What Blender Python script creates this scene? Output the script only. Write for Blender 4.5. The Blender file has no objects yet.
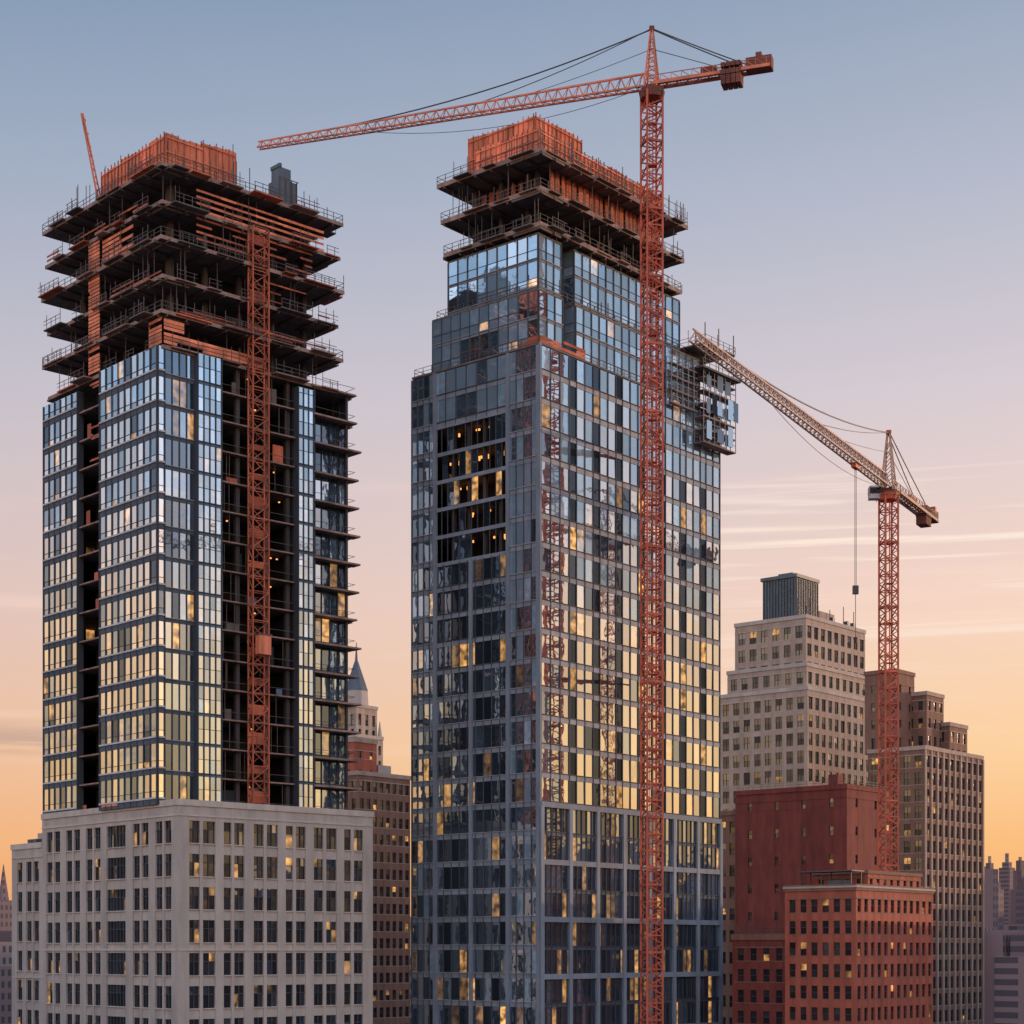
import bpy, math, random
from mathutils import Vector
R = random.Random(11)
scene = bpy.context.scene

# ------------------------------------------------------------------ helpers
def lin(c):
    return c/12.92 if c <= 0.04045 else ((c+0.055)/1.055)**2.4
def srgb(r, g, b):
    return (lin(r/255), lin(g/255), lin(b/255), 1)

MATS = {}
def newmat(name):
    m = bpy.data.materials.new(name); m.use_nodes = True
    nt = m.node_tree; nt.nodes.clear()
    out = nt.nodes.new('ShaderNodeOutputMaterial')
    MATS[name] = m
    return m, nt, out

def rough_mat(name, col, var=0.25, rough=0.85, scale=0.6, metallic=0.0, island=0.12, streak=True):
    m, nt, out = newmat(name)
    N = nt.nodes.new; L = nt.links.new
    p = N('ShaderNodeBsdfPrincipled')
    tc = N('ShaderNodeTexCoord')
    mp = N('ShaderNodeMapping'); mp.inputs['Scale'].default_value = (1, 1, 0.25 if streak else 1)
    L(tc.outputs['Object'], mp.inputs['Vector'])
    n1 = N('ShaderNodeTexNoise'); n1.inputs['Scale'].default_value = scale
    n1.inputs['Detail'].default_value = 6; n1.inputs['Roughness'].default_value = 0.65
    L(mp.outputs[0], n1.inputs['Vector'])
    mr = N('ShaderNodeMapRange'); mr.inputs[1].default_value = 0.3; mr.inputs[2].default_value = 0.7
    mr.inputs[3].default_value = 1-var; mr.inputs[4].default_value = 1+var*0.7
    L(n1.outputs['Fac'], mr.inputs[0])
    g = N('ShaderNodeNewGeometry')
    mr2 = N('ShaderNodeMapRange'); mr2.inputs[3].default_value = 1-island; mr2.inputs[4].default_value = 1+island
    L(g.outputs['Random Per Island'], mr2.inputs[0])
    mul = N('ShaderNodeMath'); mul.operation = 'MULTIPLY'
    L(mr.outputs[0], mul.inputs[0]); L(mr2.outputs[0], mul.inputs[1])
    vm = N('ShaderNodeVectorMath'); vm.operation = 'SCALE'
    vm.inputs[0].default_value = col[:3]
    L(mul.outputs[0], vm.inputs['Scale'])
    L(vm.outputs[0], p.inputs['Base Color'])
    p.inputs['Roughness'].default_value = rough
    p.inputs['Metallic'].default_value = metallic
    L(p.outputs[0], out.inputs[0])
    return m

def glass_mat(name, dark, light, gloss=(0.45, 0.75), base=(0.03, 0.03, 0.03), lit=0.985, litc=(1.0, 0.50, 0.15), lits=0.8, rough=0.03):
    """curtain wall pane: tinted mirror coat over a dim room; every pane is its own island"""
    m, nt, out = newmat(name)
    N = nt.nodes.new; L = nt.links.new
    g = N('ShaderNodeNewGeometry')
    wn = N('ShaderNodeTexWhiteNoise'); wn.noise_dimensions = '1D'
    ws = N('ShaderNodeMath'); ws.operation = 'MULTIPLY'; ws.inputs[1].default_value = 913.7
    L(g.outputs['Random Per Island'], ws.inputs[0]); L(ws.outputs[0], wn.inputs['W'])
    sep = N('ShaderNodeSeparateColor'); L(wn.outputs['Color'], sep.inputs[0])
    mix = N('ShaderNodeMix'); mix.data_type = 'RGBA'
    mix.inputs[6].default_value = (*dark, 1); mix.inputs[7].default_value = (*light, 1)
    L(sep.outputs[0], mix.inputs[0])
    gl = N('ShaderNodeBsdfGlossy'); gl.inputs['Roughness'].default_value = rough
    L(mix.outputs[2], gl.inputs['Color'])
    tc = N('ShaderNodeTexCoord')
    nz = N('ShaderNodeTexNoise'); nz.inputs['Scale'].default_value = 0.35; nz.inputs['Detail'].default_value = 2
    L(tc.outputs['Object'], nz.inputs['Vector'])
    bp = N('ShaderNodeBump'); bp.inputs['Strength'].default_value = 0.25; bp.inputs['Distance'].default_value = 0.12
    L(nz.outputs['Fac'], bp.inputs['Height']); L(bp.outputs[0], gl.inputs['Normal'])
    # room / blinds behind
    nb = N('ShaderNodeTexNoise'); nb.inputs['Scale'].default_value = 1.3; nb.inputs['Detail'].default_value = 4
    L(tc.outputs['Object'], nb.inputs['Vector'])
    pw = N('ShaderNodeMath'); pw.operation = 'POWER'; pw.inputs[1].default_value = 3
    L(sep.outputs[1], pw.inputs[0])
    m2 = N('ShaderNodeMath'); m2.operation = 'MULTIPLY'
    L(pw.outputs[0], m2.inputs[0]); L(nb.outputs['Fac'], m2.inputs[1])
    m3 = N('ShaderNodeMath'); m3.operation = 'MULTIPLY_ADD'; m3.inputs[1].default_value = 3.0; m3.inputs[2].default_value = 0.8
    L(m2.outputs[0], m3.inputs[0])
    vm = N('ShaderNodeVectorMath'); vm.operation = 'SCALE'; vm.inputs[0].default_value = base
    L(m3.outputs[0], vm.inputs['Scale'])
    df = N('ShaderNodeBsdfDiffuse'); L(vm.outputs[0], df.inputs[0])
    em = N('ShaderNodeEmission'); em.inputs[0].default_value = (*litc, 1)
    # most lamps are dim, a few panes are brightly lit
    gt = N('ShaderNodeMapRange'); gt.inputs[1].default_value = lit; gt.inputs[2].default_value = 1.0; gt.inputs[3].default_value = 0.0; gt.inputs[4].default_value = 1.0
    L(sep.outputs[2], gt.inputs[0])
    nl = N('ShaderNodeTexNoise'); nl.inputs['Scale'].default_value = 0.9; nl.inputs['Detail'].default_value = 1.5
    L(tc.outputs['Object'], nl.inputs['Vector'])
    pn = N('ShaderNodeMapRange'); pn.inputs[1].default_value = 0.35; pn.inputs[2].default_value = 0.7; pn.inputs[3].default_value = 0.12; pn.inputs[4].default_value = 1.0
    L(nl.outputs['Fac'], pn.inputs[0])
    ms = N('ShaderNodeMath'); ms.operation = 'MULTIPLY'; L(gt.outputs[0], ms.inputs[0]); L(pn.outputs[0], ms.inputs[1])
    ms2 = N('ShaderNodeMath'); ms2.operation = 'MULTIPLY'; ms2.inputs[1].default_value = lits*3.2
    L(ms.outputs[0], ms2.inputs[0]); L(ms2.outputs[0], em.inputs[1])
    ad = N('ShaderNodeAddShader'); L(df.outputs[0], ad.inputs[0]); L(em.outputs[0], ad.inputs[1])
    fr = N('ShaderNodeMapRange'); fr.inputs[3].default_value = gloss[0]; fr.inputs[4].default_value = gloss[1]
    L(sep.outputs[1], fr.inputs[0])
    mx = N('ShaderNodeMixShader'); L(fr.outputs[0], mx.inputs[0])
    L(ad.outputs[0], mx.inputs[1]); L(gl.outputs[0], mx.inputs[2])
    L(mx.outputs[0], out.inputs[0])
    return m

glass_mat('glass_light', (0.70, 0.73, 0.77), (0.95, 0.97, 1.0), (0.70, 0.95), (0.15, 0.19, 0.23), lit=0.97)
glass_mat('glass_blue', (0.46, 0.57, 0.68), (0.72, 0.83, 0.96), (0.55, 0.85), (0.12, 0.19, 0.25), lit=0.96)
glass_mat('glass_pale', (0.52, 0.68, 0.82), (0.80, 0.92, 1.0), (0.3, 0.6), (0.27, 0.40, 0.50), lit=0.985)
glass_mat('glass_dark', (0.15, 0.20, 0.26), (0.36, 0.43, 0.52), (0.45, 0.8), (0.055, 0.08, 0.11), lit=0.87)
glass_mat('glass_void', (0.04, 0.05, 0.06), (0.15, 0.18, 0.22), (0.3, 0.6), (0.028, 0.038, 0.052), lit=0.86)
glass_mat('glass_house', (0.08, 0.09, 0.11), (0.30, 0.33, 0.36), (0.15, 0.5), (0.03, 0.03, 0.035), lit=0.955, litc=(1.0, 0.5, 0.15), lits=0.55, rough=0.12)
rough_mat('mullion_dark', (0.065, 0.077, 0.095), rough=0.8)
rough_mat('mullion_light', (0.58, 0.58, 0.58), rough=0.8)
rough_mat('spandrel', (0.23, 0.27, 0.32), rough=0.8)
rough_mat('spandrel_dark', (0.09, 0.115, 0.145), rough=0.85)
rough_mat('spandrel_light', (0.33, 0.35, 0.38), rough=0.8)
rough_mat('slab', (0.15, 0.125, 0.115), var=0.45)
rough_mat('slab_edge', (0.34, 0.22, 0.175), var=0.5)
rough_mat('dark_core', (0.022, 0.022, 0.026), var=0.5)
rough_mat('column', (0.07, 0.06, 0.06), var=0.4)
rough_mat('orange_form', (0.86, 0.27, 0.14), var=0.4, island=0.3, rough=0.8)
rough_mat('rust_form', (0.50, 0.135, 0.07), var=0.5, island=0.4)
rough_mat('rail', (0.12, 0.09, 0.08), rough=0.6)
rough_mat('crane_red', (0.56, 0.12, 0.06), var=0.4, island=0.25, rough=0.6)
rough_mat('crane_orange', (0.64, 0.20, 0.10), var=0.35, island=0.25, rough=0.6)
rough_mat('crane_buff', (0.50, 0.31, 0.22), var=0.3, island=0.2, rough=0.6)
rough_mat('cable', (0.05, 0.05, 0.055), rough=0.5)
rough_mat('counterweight', (0.20, 0.07, 0.05), var=0.4)
rough_mat('limestone', (0.50, 0.435, 0.385), var=0.22, island=0.06, scale=0.4)
rough_mat('limestone_trim', (0.56, 0.49, 0.43), var=0.2)
rough_mat('beige_stone', (0.46, 0.35, 0.28), var=0.22, island=0.08)
rough_mat('brown_brick', (0.26, 0.14, 0.10), var=0.25, island=0.08)
rough_mat('red_brick', (0.43, 0.115, 0.07), var=0.3, island=0.1)
rough_mat('dark_red_brick', (0.22, 0.052, 0.04), var=0.35, island=0.1)
rough_mat('roofing', (0.08, 0.075, 0.075), var=0.3)
rough_mat('tank_metal', (0.10, 0.125, 0.15), rough=0.5, metallic=0.3)
rough_mat('tarp', (0.12, 0.19, 0.26), var=0.4)
rough_mat('window_dark', (0.015, 0.017, 0.02), rough=0.3)
m, nt, out = newmat('bulb')
e = nt.nodes.new('ShaderNodeEmission'); e.inputs[0].default_value = (1, 0.40, 0.10, 1); e.inputs[1].default_value = 1.6
nt.links.new(e.outputs[0], out.inputs[0])

class Asm:
    def __init__(s, name, loc=(0, 0, 0), rot=0.0):
        s.e = bpy.data.objects.new(name, None)
        scene.collection.objects.link(s.e)
        s.e.location = loc; s.e.rotation_euler = (0, 0, math.radians(rot))
        s.p = {}
    def _g(s, part, mat):
        return s.p.setdefault((part, mat), ([], []))
    def box(s, part, mat, x0, x1, y0, y1, z0, z1):
        V, F = s._g(part, mat); i = len(V)
        V += [(x0,y0,z0),(x1,y0,z0),(x1,y1,z0),(x0,y1,z0),(x0,y0,z1),(x1,y0,z1),(x1,y1,z1),(x0,y1,z1)]
        F += [(i,i+3,i+2,i+1),(i+4,i+5,i+6,i+7),(i,i+1,i+5,i+4),(i+1,i+2,i+6,i+5),(i+2,i+3,i+7,i+6),(i+3,i,i+4,i+7)]
    def quad(s, part, mat, pts):
        V, F = s._g(part, mat); i = len(V)
        V += [tuple(p) for p in pts]; F.append(tuple(range(i, i+len(pts))))
    def beam(s, part, mat, a, b, w, w2=None):
        a = Vector(a); b = Vector(b); d = b-a
        if d.length < 1e-5: return
        d.normalize()
        up = Vector((0, 0, 1)) if abs(d.z) < 0.95 else Vector((1, 0, 0))
        x = d.cross(up).normalized(); y = x.cross(d).normalized()
        h = w/2; k = (w2 if w2 is not None else w)/2
        V, F = s._g(part, mat); i = len(V)
        for c, r in ((a, h), (b, k)):
            for sx, sy in ((-1,-1),(1,-1),(1,1),(-1,1)):
                V.append(tuple(c+x*sx*r+y*sy*r))
        F += [(i,i+1,i+2,i+3),(i+7,i+6,i+5,i+4),(i,i+4,i+5,i+1),(i+1,i+5,i+6,i+2),(i+2,i+6,i+7,i+3),(i+3,i+7,i+4,i)]
    def prism(s, part, mat, cx, cy, z0, z1, r0, r1, n=8, a0=0.0):
        V, F = s._g(part, mat); i = len(V)
        for z, r in ((z0, r0), (z1, r1)):
            for k in range(n):
                a = a0+2*math.pi*k/n
                V.append((cx+r*math.cos(a), cy+r*math.sin(a), z))
        for k in range(n):
            F.append((i+k, i+(k+1) % n, i+n+(k+1) % n, i+n+k))
        F.append(tuple(i+n+k for k in range(n))); F.append(tuple(i+n-1-k for k in range(n)))
    def done(s):
        for (part, mat), (V, F) in s.p.items():
            me = bpy.data.meshes.new(part); me.from_pydata(V, [], F); me.update()
            me.materials.append(MATS[mat])
            o = bpy.data.objects.new(part, me); scene.collection.objects.link(o); o.parent = s.e

def fbox(a, part, mat, f, t0, t1, o0, o1, z0, z1):
    ax, c, sg = f
    lo, hi = sorted((c+sg*o0, c+sg*o1))
    if ax == 'u': a.box(part, mat, t0, t1, lo, hi, z0, z1)
    else: a.box(part, mat, lo, hi, t0, t1, z0, z1)
def fpt(f, t, o, z):
    ax, c, sg = f
    return (t, c+sg*o, z) if ax == 'u' else (c+sg*o, t, z)
def fpane(a, part, mat, f, t0, t1, z0, z1, o=0.05, j=0.004):
    p = R.gauss(0, j); q = R.gauss(0, j); tc = (t0+t1)/2; zc = (z0+z1)/2
    pts = [fpt(f, t, o+p*(t-tc)+q*(z-zc), z) for t, z in ((t0,z0),(t1,z0),(t1,z1),(t0,z1))]
    if (f[0] == 'u') == (f[2] > 0): pts.reverse()
    a.quad(part, mat, pts)

def curtain(a, f, t0, t1, z0, z1, fh, cells, sp=0.7, mull='mullion_dark', spm='spandrel', transom=0.0, mw=0.1, swap=None, spd=0.12, md=0.2, lip=None, liph=0.09):
    """cells: repeating list of (width, material)"""
    lip = lip or mull
    tot = sum(c[0] for c in cells); n = max(1, round((t1-t0)/tot)); k = (t1-t0)/(n*tot)
    seq = []
    for _ in range(n):
        for w, mt in cells: seq.append((w*k, mt))
    z = z0
    while z < z1-0.5:
        zt = min(z+fh, z1)
        fbox(a, 'spandrel_bands', spm, f, t0, t1, -0.05, spd, z+0.002, z+sp)
        fbox(a, 'spandrel_lips', lip, f, t0, t1, -0.05, spd+0.14, z+sp, z+sp+liph)
        t = t0
        for w, mt in seq:
            mm = mt
            if swap: mm = swap(mt, t, z)
            zs = z+sp+liph
            if transom:
                zz = zs+transom
                fpane(a, 'glass_panes', mm, f, t, t+w, zs, zz)
                fpane(a, 'glass_panes', mm, f, t, t+w, zz+0.06, zt)
                fbox(a, 'transoms', mull, f, t+0.02, t+w-0.02, 0.0, 0.12, zz, zz+0.06)
            else:
                fpane(a, 'glass_panes', mm, f, t, t+w, zs, zt)
            t += w
        z = zt
    t = t0
    for w, mt in seq+[(0, None)]:
        fbox(a, 'mullions', mull, f, t-mw/2, t+mw/2, -0.05, md, z0+0.01, z1-0.01)
        t += w

def rails(a, x0, x1, y0, y1, z, h=1.15, mat='rail', sp=1.6, w=0.07):
    for (ax, ay, bx, by) in ((x0,y0,x1,y0),(x1,y0,x1,y1),(x1,y1,x0,y1),(x0,y1,x0,y0)):
        L = math.hypot(bx-ax, by-ay); n = max(1, int(L/sp))
        for i in range(n):
            t = i/n; px = ax+(bx-ax)*t; py = ay+(by-ay)*t
            hh = h*(1 if R.random() < 0.8 else R.uniform(1.4, 2.4))
            a.box('guardrails', mat, px-w/2, px+w/2, py-w/2, py+w/2, z, z+hh)
        for k in (0.5, 1.0):
            a.beam('guardrails', mat, (ax, ay, z+h*k), (bx, by, z+h*k), w*0.8)

def lattice(a, part, mat, x0, y0, x1, y1, z0, z1, step, cw=0.2, bw=0.1):
    P = [(x0,y0),(x1,y0),(x1,y1),(x0,y1)]
    for x, y in P: a.box(part, mat, x-cw/2, x+cw/2, y-cw/2, y+cw/2, z0, z1)
    n = max(1, round((z1-z0)/step)); h = (z1-z0)/n
    for i in range(n):
        za = z0+i*h; zb = za+h
        for k in range(4):
            p = P[k]; q = P[(k+1) % 4]
            if i % 2: p, q = q, p
            a.beam(part, mat, (*p, za), (*q, zb), bw)
            a.beam(part, mat, (*p, zb), (*q, zb), bw)

def masonry(a, U0, U1, V0, V1, z0, z1, fh, bay, ww, wh, wall, trim=None, faces='uvUV', cornice=True, top=1.0, glass='glass_house', parapet=0.9):
    trim = trim or wall
    D = 0.35
    a.box('window_voids', 'window_dark', U0+D+0.03, U1-D-0.03, V0+D+0.03, V1-D-0.03, z0, z1-0.02)
    fr = {'u': ('u', V0, -1), 'U': ('u', V1, 1), 'v': ('v', U0, -1), 'V': ('v', U1, 1)}
    for key in faces:
        f = fr[key]
        if f[0] == 'u': t0, t1 = U0, U1
        else: t0, t1 = V0+D, V1-D
        n = max(1, round((t1-t0)/bay)); b = (t1-t0)/n
        pw = b-ww
        for i in range(n+1):
            lo = max(t0, t0+i*b-pw/2); hi = min(t1, t0+i*b+pw/2)
            fbox(a, 'piers', wall, f, lo, hi, -D, 0, z0, z1-0.005)
        nf = max(1, int((z1-top-z0)/fh))
        zz = z1-top
        fbox(a, 'top_band', wall, f, t0+0.01, t1-0.01, -D, -0.02, zz, z1-0.01)
        fbox(a, 'top_moulding', trim, f, t0+0.01, t1-0.01, -D, 0.08, zz-0.02, zz+0.18)
        for k in range(nf):
            zb = zz-(k+1)*fh
            fbox(a, 'spandrels', wall, f, t0+0.01, t1-0.01, -D, -0.02, zb, zb+fh-wh)
            fbox(a, 'sills', trim, f, t0+0.012, t1-0.012, -D, 0.02, zb+fh-wh-0.12, zb+fh-wh+0.003)
            for i in range(n):
                c = t0+(i+0.5)*b
                zs = zb+fh-wh
                fpane(a, 'window_panes', glass, f, c-ww/2, c+ww/2, zs, zs+wh/2, o=-D+0.10, j=0.006)
                fpane(a, 'window_panes', glass, f, c-ww/2, c+ww/2, zs+wh/2, zs+wh, o=-D+0.14, j=0.006)
                if ww > 1.3:
                    fbox(a, 'window_frames', 'mullion_dark', f, c-0.05, c+0.05, -D, -D+0.2, zs, zs+wh)
                fbox(a, 'window_frames', 'mullion_dark', f, c-ww/2, c+ww/2, -D, -D+0.19, zs+wh/2-0.04, zs+wh/2+0.04)
    a.box('roof_deck', 'roofing', U0+0.3, U1-0.3, V0+0.3, V1-0.3, z1-0.3, z1+0.02)
    if cornice:
        o = 0.18
        for (x0,x1,y0,y1) in ((U0-o,U1+o,V0-o,V0+0.3),(U0-o,U1+o,V1-0.3,V1+o),(U0-o,U0+0.3,V0+0.3,V1-0.3),(U1-0.3,U1+o,V0+0.3,V1-0.3)):
            a.box('parapet', trim, x0, x1, y0, y1, z1, z1+parapet)

# ================================================================== TOWER A (left)
A = Asm('skyscraper_under_construction', (-45.66, 235.7, 0), 42.7)
ZB, NF, FH = 79.0, 15, 4.0
ZT = ZB+NF*FH
U, Vv = 31.0, 31.5
for k in range(NF+1):
    z = ZB+k*FH
    A.box('floor_slabs', 'slab', 0.12, U-0.1, 0.12, Vv-0.1, z-0.16, z+0.14)
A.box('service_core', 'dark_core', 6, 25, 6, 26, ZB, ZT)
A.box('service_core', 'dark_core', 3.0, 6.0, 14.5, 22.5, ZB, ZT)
gl = 'glass_light'
fR = ('u', 0, -1); fL = ('v', 0, -1)
def bay(f, t0, t1, z0, z1, proj, cells, rets=True, **kw):
    ax, c, sg = f
    curtain(A, (ax, c+sg*proj, sg), t0, t1, z0, z1, FH, cells, **kw)
    if proj > 0:
        for t in ((t0, t1-0.12) if rets else (t1-0.12,)):
            fbox(A, 'bay_returns', 'mullion_dark', f, t, t+0.12, -0.6, proj-0.06, z0, z1)
        fbox(A, 'bay_caps', 'spandrel', f, t0+0.05, t1, -0.6, proj-0.06, z1-0.14, z1+0.1)
def swA(mt, t, z):
    r = R.random()
    if r < 0.08: return 'glass_dark'
    if r < 0.32: return 'glass_blue'
    if z > 115 and r < 0.5: return 'glass_pale'
    return mt
kwA = dict(sp=0.75, mull='mullion_dark', spm='spandrel_dark', swap=swA, lip='mullion_light', liph=0.22, transom=0.75)
bay(fL, 0.0, 14.6, ZB, ZT, 0.9, [(1.55, gl)], rets=False, mw=0.11, **kwA)
curtain(A, ('u', -0.05, -1), -0.84, 0.1, ZB, ZT, FH, [(0.94, gl)], **kwA)
bay(fL, 21.8, 31.5, ZB, ZT-1.0, 0.3, [(1.5, gl)], **kwA)
bay(fR, 0.15, 4.6, ZB, ZT, 0.05, [(1.1, 'glass_blue')], sp=0.5, spm='spandrel_dark', swap=lambda m, t, z: 'glass_dark' if R.random() < .5 else m, lip='spandrel_light')
bay(fR, 4.7, 8.4, ZB, ZT, 0.9, [(0.92, 'glass_blue')], sp=0.35, mull='mullion_dark', spm='tarp', transom=1.8, swap=lambda m, t, z: 'glass_pale' if R.random() < .35 else m)
bay(fR, 21.0, 23.6, ZB, ZT-1, 0.9, [(0.87, 'glass_blue')], sp=0.35, mull='mullion_dark', spm='tarp', transom=1.8, swap=lambda m, t, z: 'glass_pale' if R.random() < .35 else m)
curtain(A, ('u', 1.2, -1), 23.7, U-0.3, ZB, ZT-4, FH, [(1.4, 'glass_dark')], sp=0.5, swap=lambda m, t, z: 'glass_blue' if R.random() < .45 else m)
curtain(A, ('v', U-0.1, 1), 1.3, Vv-0.2, ZB, ZT, FH, [(1.5, 'glass_light')], sp=0.6, spm='spandrel_light', swap=swA)
curtain(A, ('u', Vv-0.1, 1), 0.2, U-0.2, ZB, ZT-4, FH, [(1.5, 'glass_blue')], sp=0.6)
for t in (8.45, 20.9): A.box('shaft_walls', 'dark_core', t-0.05, t+0.05, 0.2, 6, ZB, ZT)
for k in range(NF+1):
    z = ZB+k*FH
    e = R.uniform(0.05, 0.5)
    A.box('slab_edges', 'slab_edge', 8.5, 20.9, -e, 0.1, z-0.1, z+0.08)
    A.box('slab_edges', 'slab_edge', -0.15, 0.1, 14.7, 21.7, z-0.1, z+0.1)
    e = R.choice([0.9, 1.3, 1.5, 0.6])
    A.box('balcony_slabs', 'slab_edge', 23.7, U+R.choice([0.4, 0.9, 1.1, 0.7]), -0.3-e*0.4, 1.1, z-0.15, z+0.1)
    A.box('balcony_slabs', 'slab_edge', U-0.05, U+0.5+e*0.4, 1.1, 7, z-0.14, z+0.09)
    A.beam('guardrails', 'rail', (8.5, -0.05, z+1.1), (20.9, -0.05, z+1.1), 0.06)
    A.beam('guardrails', 'rail', (U+0.4, 0.0, z+1.1), (U+0.4, 7, z+1.1), 0.06)
    A.beam('guardrails', 'rail', (23.7, -0.3, z+1.1), (U+0.4, -0.3, z+1.1), 0.06)
    if k < NF:
        for t in (9.2, 12.0, 16.6, 20.3):
            A.box('columns', 'column', t-0.3, t+0.3, 0.5, 1.1, z+0.14, z+FH-0.16)
        for t in (24.5, 30.2):
            A.box('columns', 'column', t-0.15, t+0.15, 0.0, 0.3, z+0.14, z+FH-0.16)
        for _ in range(3):
            t = R.uniform(9, 20); A.box('formwork_props', 'rail', t, t+0.08, 0.2, 0.28, z+0.1, z+FH-0.16)
        for _ in range(2):
            if R.random() < 0.6:
                t = R.uniform(9, 19); w = R.uniform(0.8, 2.2)
                A.box('debris_screens', R.choice(['tarp', 'rust_form', 'dark_core', 'slab']), t, t+w, 0.3+R.random()*0.5, 0.86, z+0.15, z+R.uniform(0.8, 3.2))
        for _ in range(2):
            if R.random() < 0.5:
                t = R.uniform(9, 20)
                A.box('work_lights', 'bulb', t, t+0.2, 2.0, 2.2, z+3.3, z+3.45)
        if R.random() < 0.4:
            t = R.uniform(15, 21); A.box('debris_screens', 'rust_form', 0.2, 0.26, t, t+1.0, z+0.15, z+R.uniform(0.8, 2.2))
lattice(A, 'hoist_mast', 'rust_form', 13.0, -1.6, 15.6, -0.5, ZB, 158, 2.0, 0.18, 0.1)
for k in range(20):
    z = ZB+1+k*4
    if z < 157 and R.random() < .7: A.box('hoist_gates', 'rust_form', 13.1, 15.5, -0.6, -0.5, z, z+R.uniform(.6, 1.8))
A.box('hoist_car', 'orange_form', 13.3, 15.3, -2.6, -1.75, 100, 102.6)
A.box('hoist_car_roof', 'rail', 13.2, 15.4, -2.7, -1.65, 102.6, 102.8)
# ---- crown
zs = [139.0, 143.4, 148.2, 153.0, 157.8, 162.6]
ov = [0.2, 0.8, 0.3, 0.9, 0.5, 0.8]
CU, CV = 28.0, 30.2
A.box('crown_core', 'dark_core', 6.5, 22, 6.5, 24, 139, 162)
for i, (z, o) in enumerate(zip(zs, ov)):
    A.box('crown_decks', 'slab', -o, CU+o, -o, CV+o, z-0.25, z+0.15)
    for (x0,x1,y0,y1) in ((-o-0.08,CU+o+0.08,-o-0.08,-o),(-o-0.08,-o,-o,CV+o)):
        A.box('edge_boards', 'slab_edge', x0, x1, y0, y1, z-0.3, z+0.2)
    # ragged loading platforms hung off the slab edges
    for side in 'uvV':
        t = R.uniform(0, 3)
        lim = CU if side == 'u' else CV
        while t < lim-2:
            w = R.uniform(2.0, 6.0); x = R.uniform(0.3, 1.4); t1 = min(t+w, lim); dz = R.uniform(-0.1, 0.12)
            f = {'u': ('u', -o-0.085, -1), 'v': ('v', -o-0.085, -1), 'V': ('v', CU+o+0.01, 1)}[side]
            fbox(A, 'loading_platforms', R.choice(['slab', 'slab_edge', 'rail', 'rust_form']), f, t, t1, 0, x, z+dz-0.12, z+dz+0.05)
            fbox(A, 'guardrails', 'rail', f, t, t1, x-0.05, x, z+1.1, z+1.17)
            fbox(A, 'guardrails', 'rail', f, t, t1, x-0.05, x, z+0.6, z+0.65)
            q = t
            while q < t1:
                fbox(A, 'guardrails', 'rail', f, q, q+0.07, x-0.06, x, z, z+R.choice([1.2, 1.2, 1.9])); q += 1.3
            t = t1+R.uniform(0.5, 4)
    if i > 0:
        for t in range(0, 30, 3):
            if t < CU: A.box('needle_beams', 'rail', t, t+0.18, -o-R.uniform(0, 0.7), 4, z-0.6, z-0.26)
            A.box('needle_beams', 'rail', -o-R.uniform(0, 0.7), 4, t, t+0.18, z-0.6, z-0.26)
    if i % 2 or i == 5: rails(A, -o, CU+o, -o, CV+o, z+0.15)
    if i < len(zs)-1:
        zn = zs[i+1]
        for t in (3.2, 8.5, 14, 19.5, 25):
            A.box('crown_columns', 'column', t-0.3, t+0.3, 3.0, 3.6, z+0.15, zn-0.25)
            A.box('crown_columns', 'column', 3.0, 3.6, t+0.55, t+1.15, z+0.15, zn-0.25)
            A.box('crown_columns', 'column', 25, 25.6, t+0.55, t+1.15, z+0.15, zn-0.25)
        for _ in range(7):
            t = R.uniform(0, CU); o2 = R.uniform(-o*0.6, 2.4)
            A.box('formwork_props', 'rail', t, t+0.07, o2, o2+0.07, z+0.15, zn-0.25)
            t = R.uniform(0, CU)
            A.box('formwork_props', 'rail', o2, o2+0.07, t, t+0.07, z+0.15, zn-0.25)
def slats(a, f, t0, t1, z0, z1, step, h, o=0.0, mat='orange_form', p=1.0):
    z = z0
    while z+h <= z1:
        t = t0
        while t < t1:
            w = min(R.uniform(2.0, 4.0), t1-t)
            if R.random() < p: fbox(a, 'formwork_boards', mat, f, t, t+w-0.04, o, o+0.07, z+R.uniform(-.04, .04), z+h)
            t += w
        z += step
slats(A, fR, 5.0, 26.0, 158.2, 161.6, 0.85, 0.32, o=0.1)
slats(A, fR, 5.0, 24.0, 154.4, 157.4, 0.9, 0.26, o=0.1, mat='rust_form', p=0.8)
slats(A, fR, 14.0, 27.0, 149.0, 151.9, 1.2, 0.2, o=0.1, mat='rust_form', p=0.5)
slats(A, fR, -0.1, 16.0, 139.4, 141.2, 0.5, 0.42, o=0.3, p=0.92)
slats(A, fR, -0.1, 3.0, 141.2, 143.0, 0.5, 0.42, o=0.3, p=0.92)
slats(A, fR, 0, 27, 143.8, 144.8, 0.5, 0.22, o=0.7, mat='rust_form', p=0.7)
slats(A, fL, -0.1, 3.0, 139.4, 143.0, 0.5, 0.42, o=0.3, p=0.95)
slats(A, fL, 7, 15, 153.6, 157.2, 0.6, 0.42, o=0.3, p=0.85)
slats(A, fL, 0, 13, 148.7, 149.9, 0.6, 0.26, o=0.3, mat='rust_form', p=0.7)
slats(A, fL, 3, 30, 158.3, 159.6, 0.6, 0.26, o=0.6, mat='rust_form', p=0.6)
slats(A, fL, 15.6, 18.6, 139.5, 157.4, 0.5, 0.38, o=0.4, p=0.97)
slats(A, fL, 15.6, 18.6, 127, 139.0, 0.5, 0.3, o=0.2, mat='rust_form', p=0.35)
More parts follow.
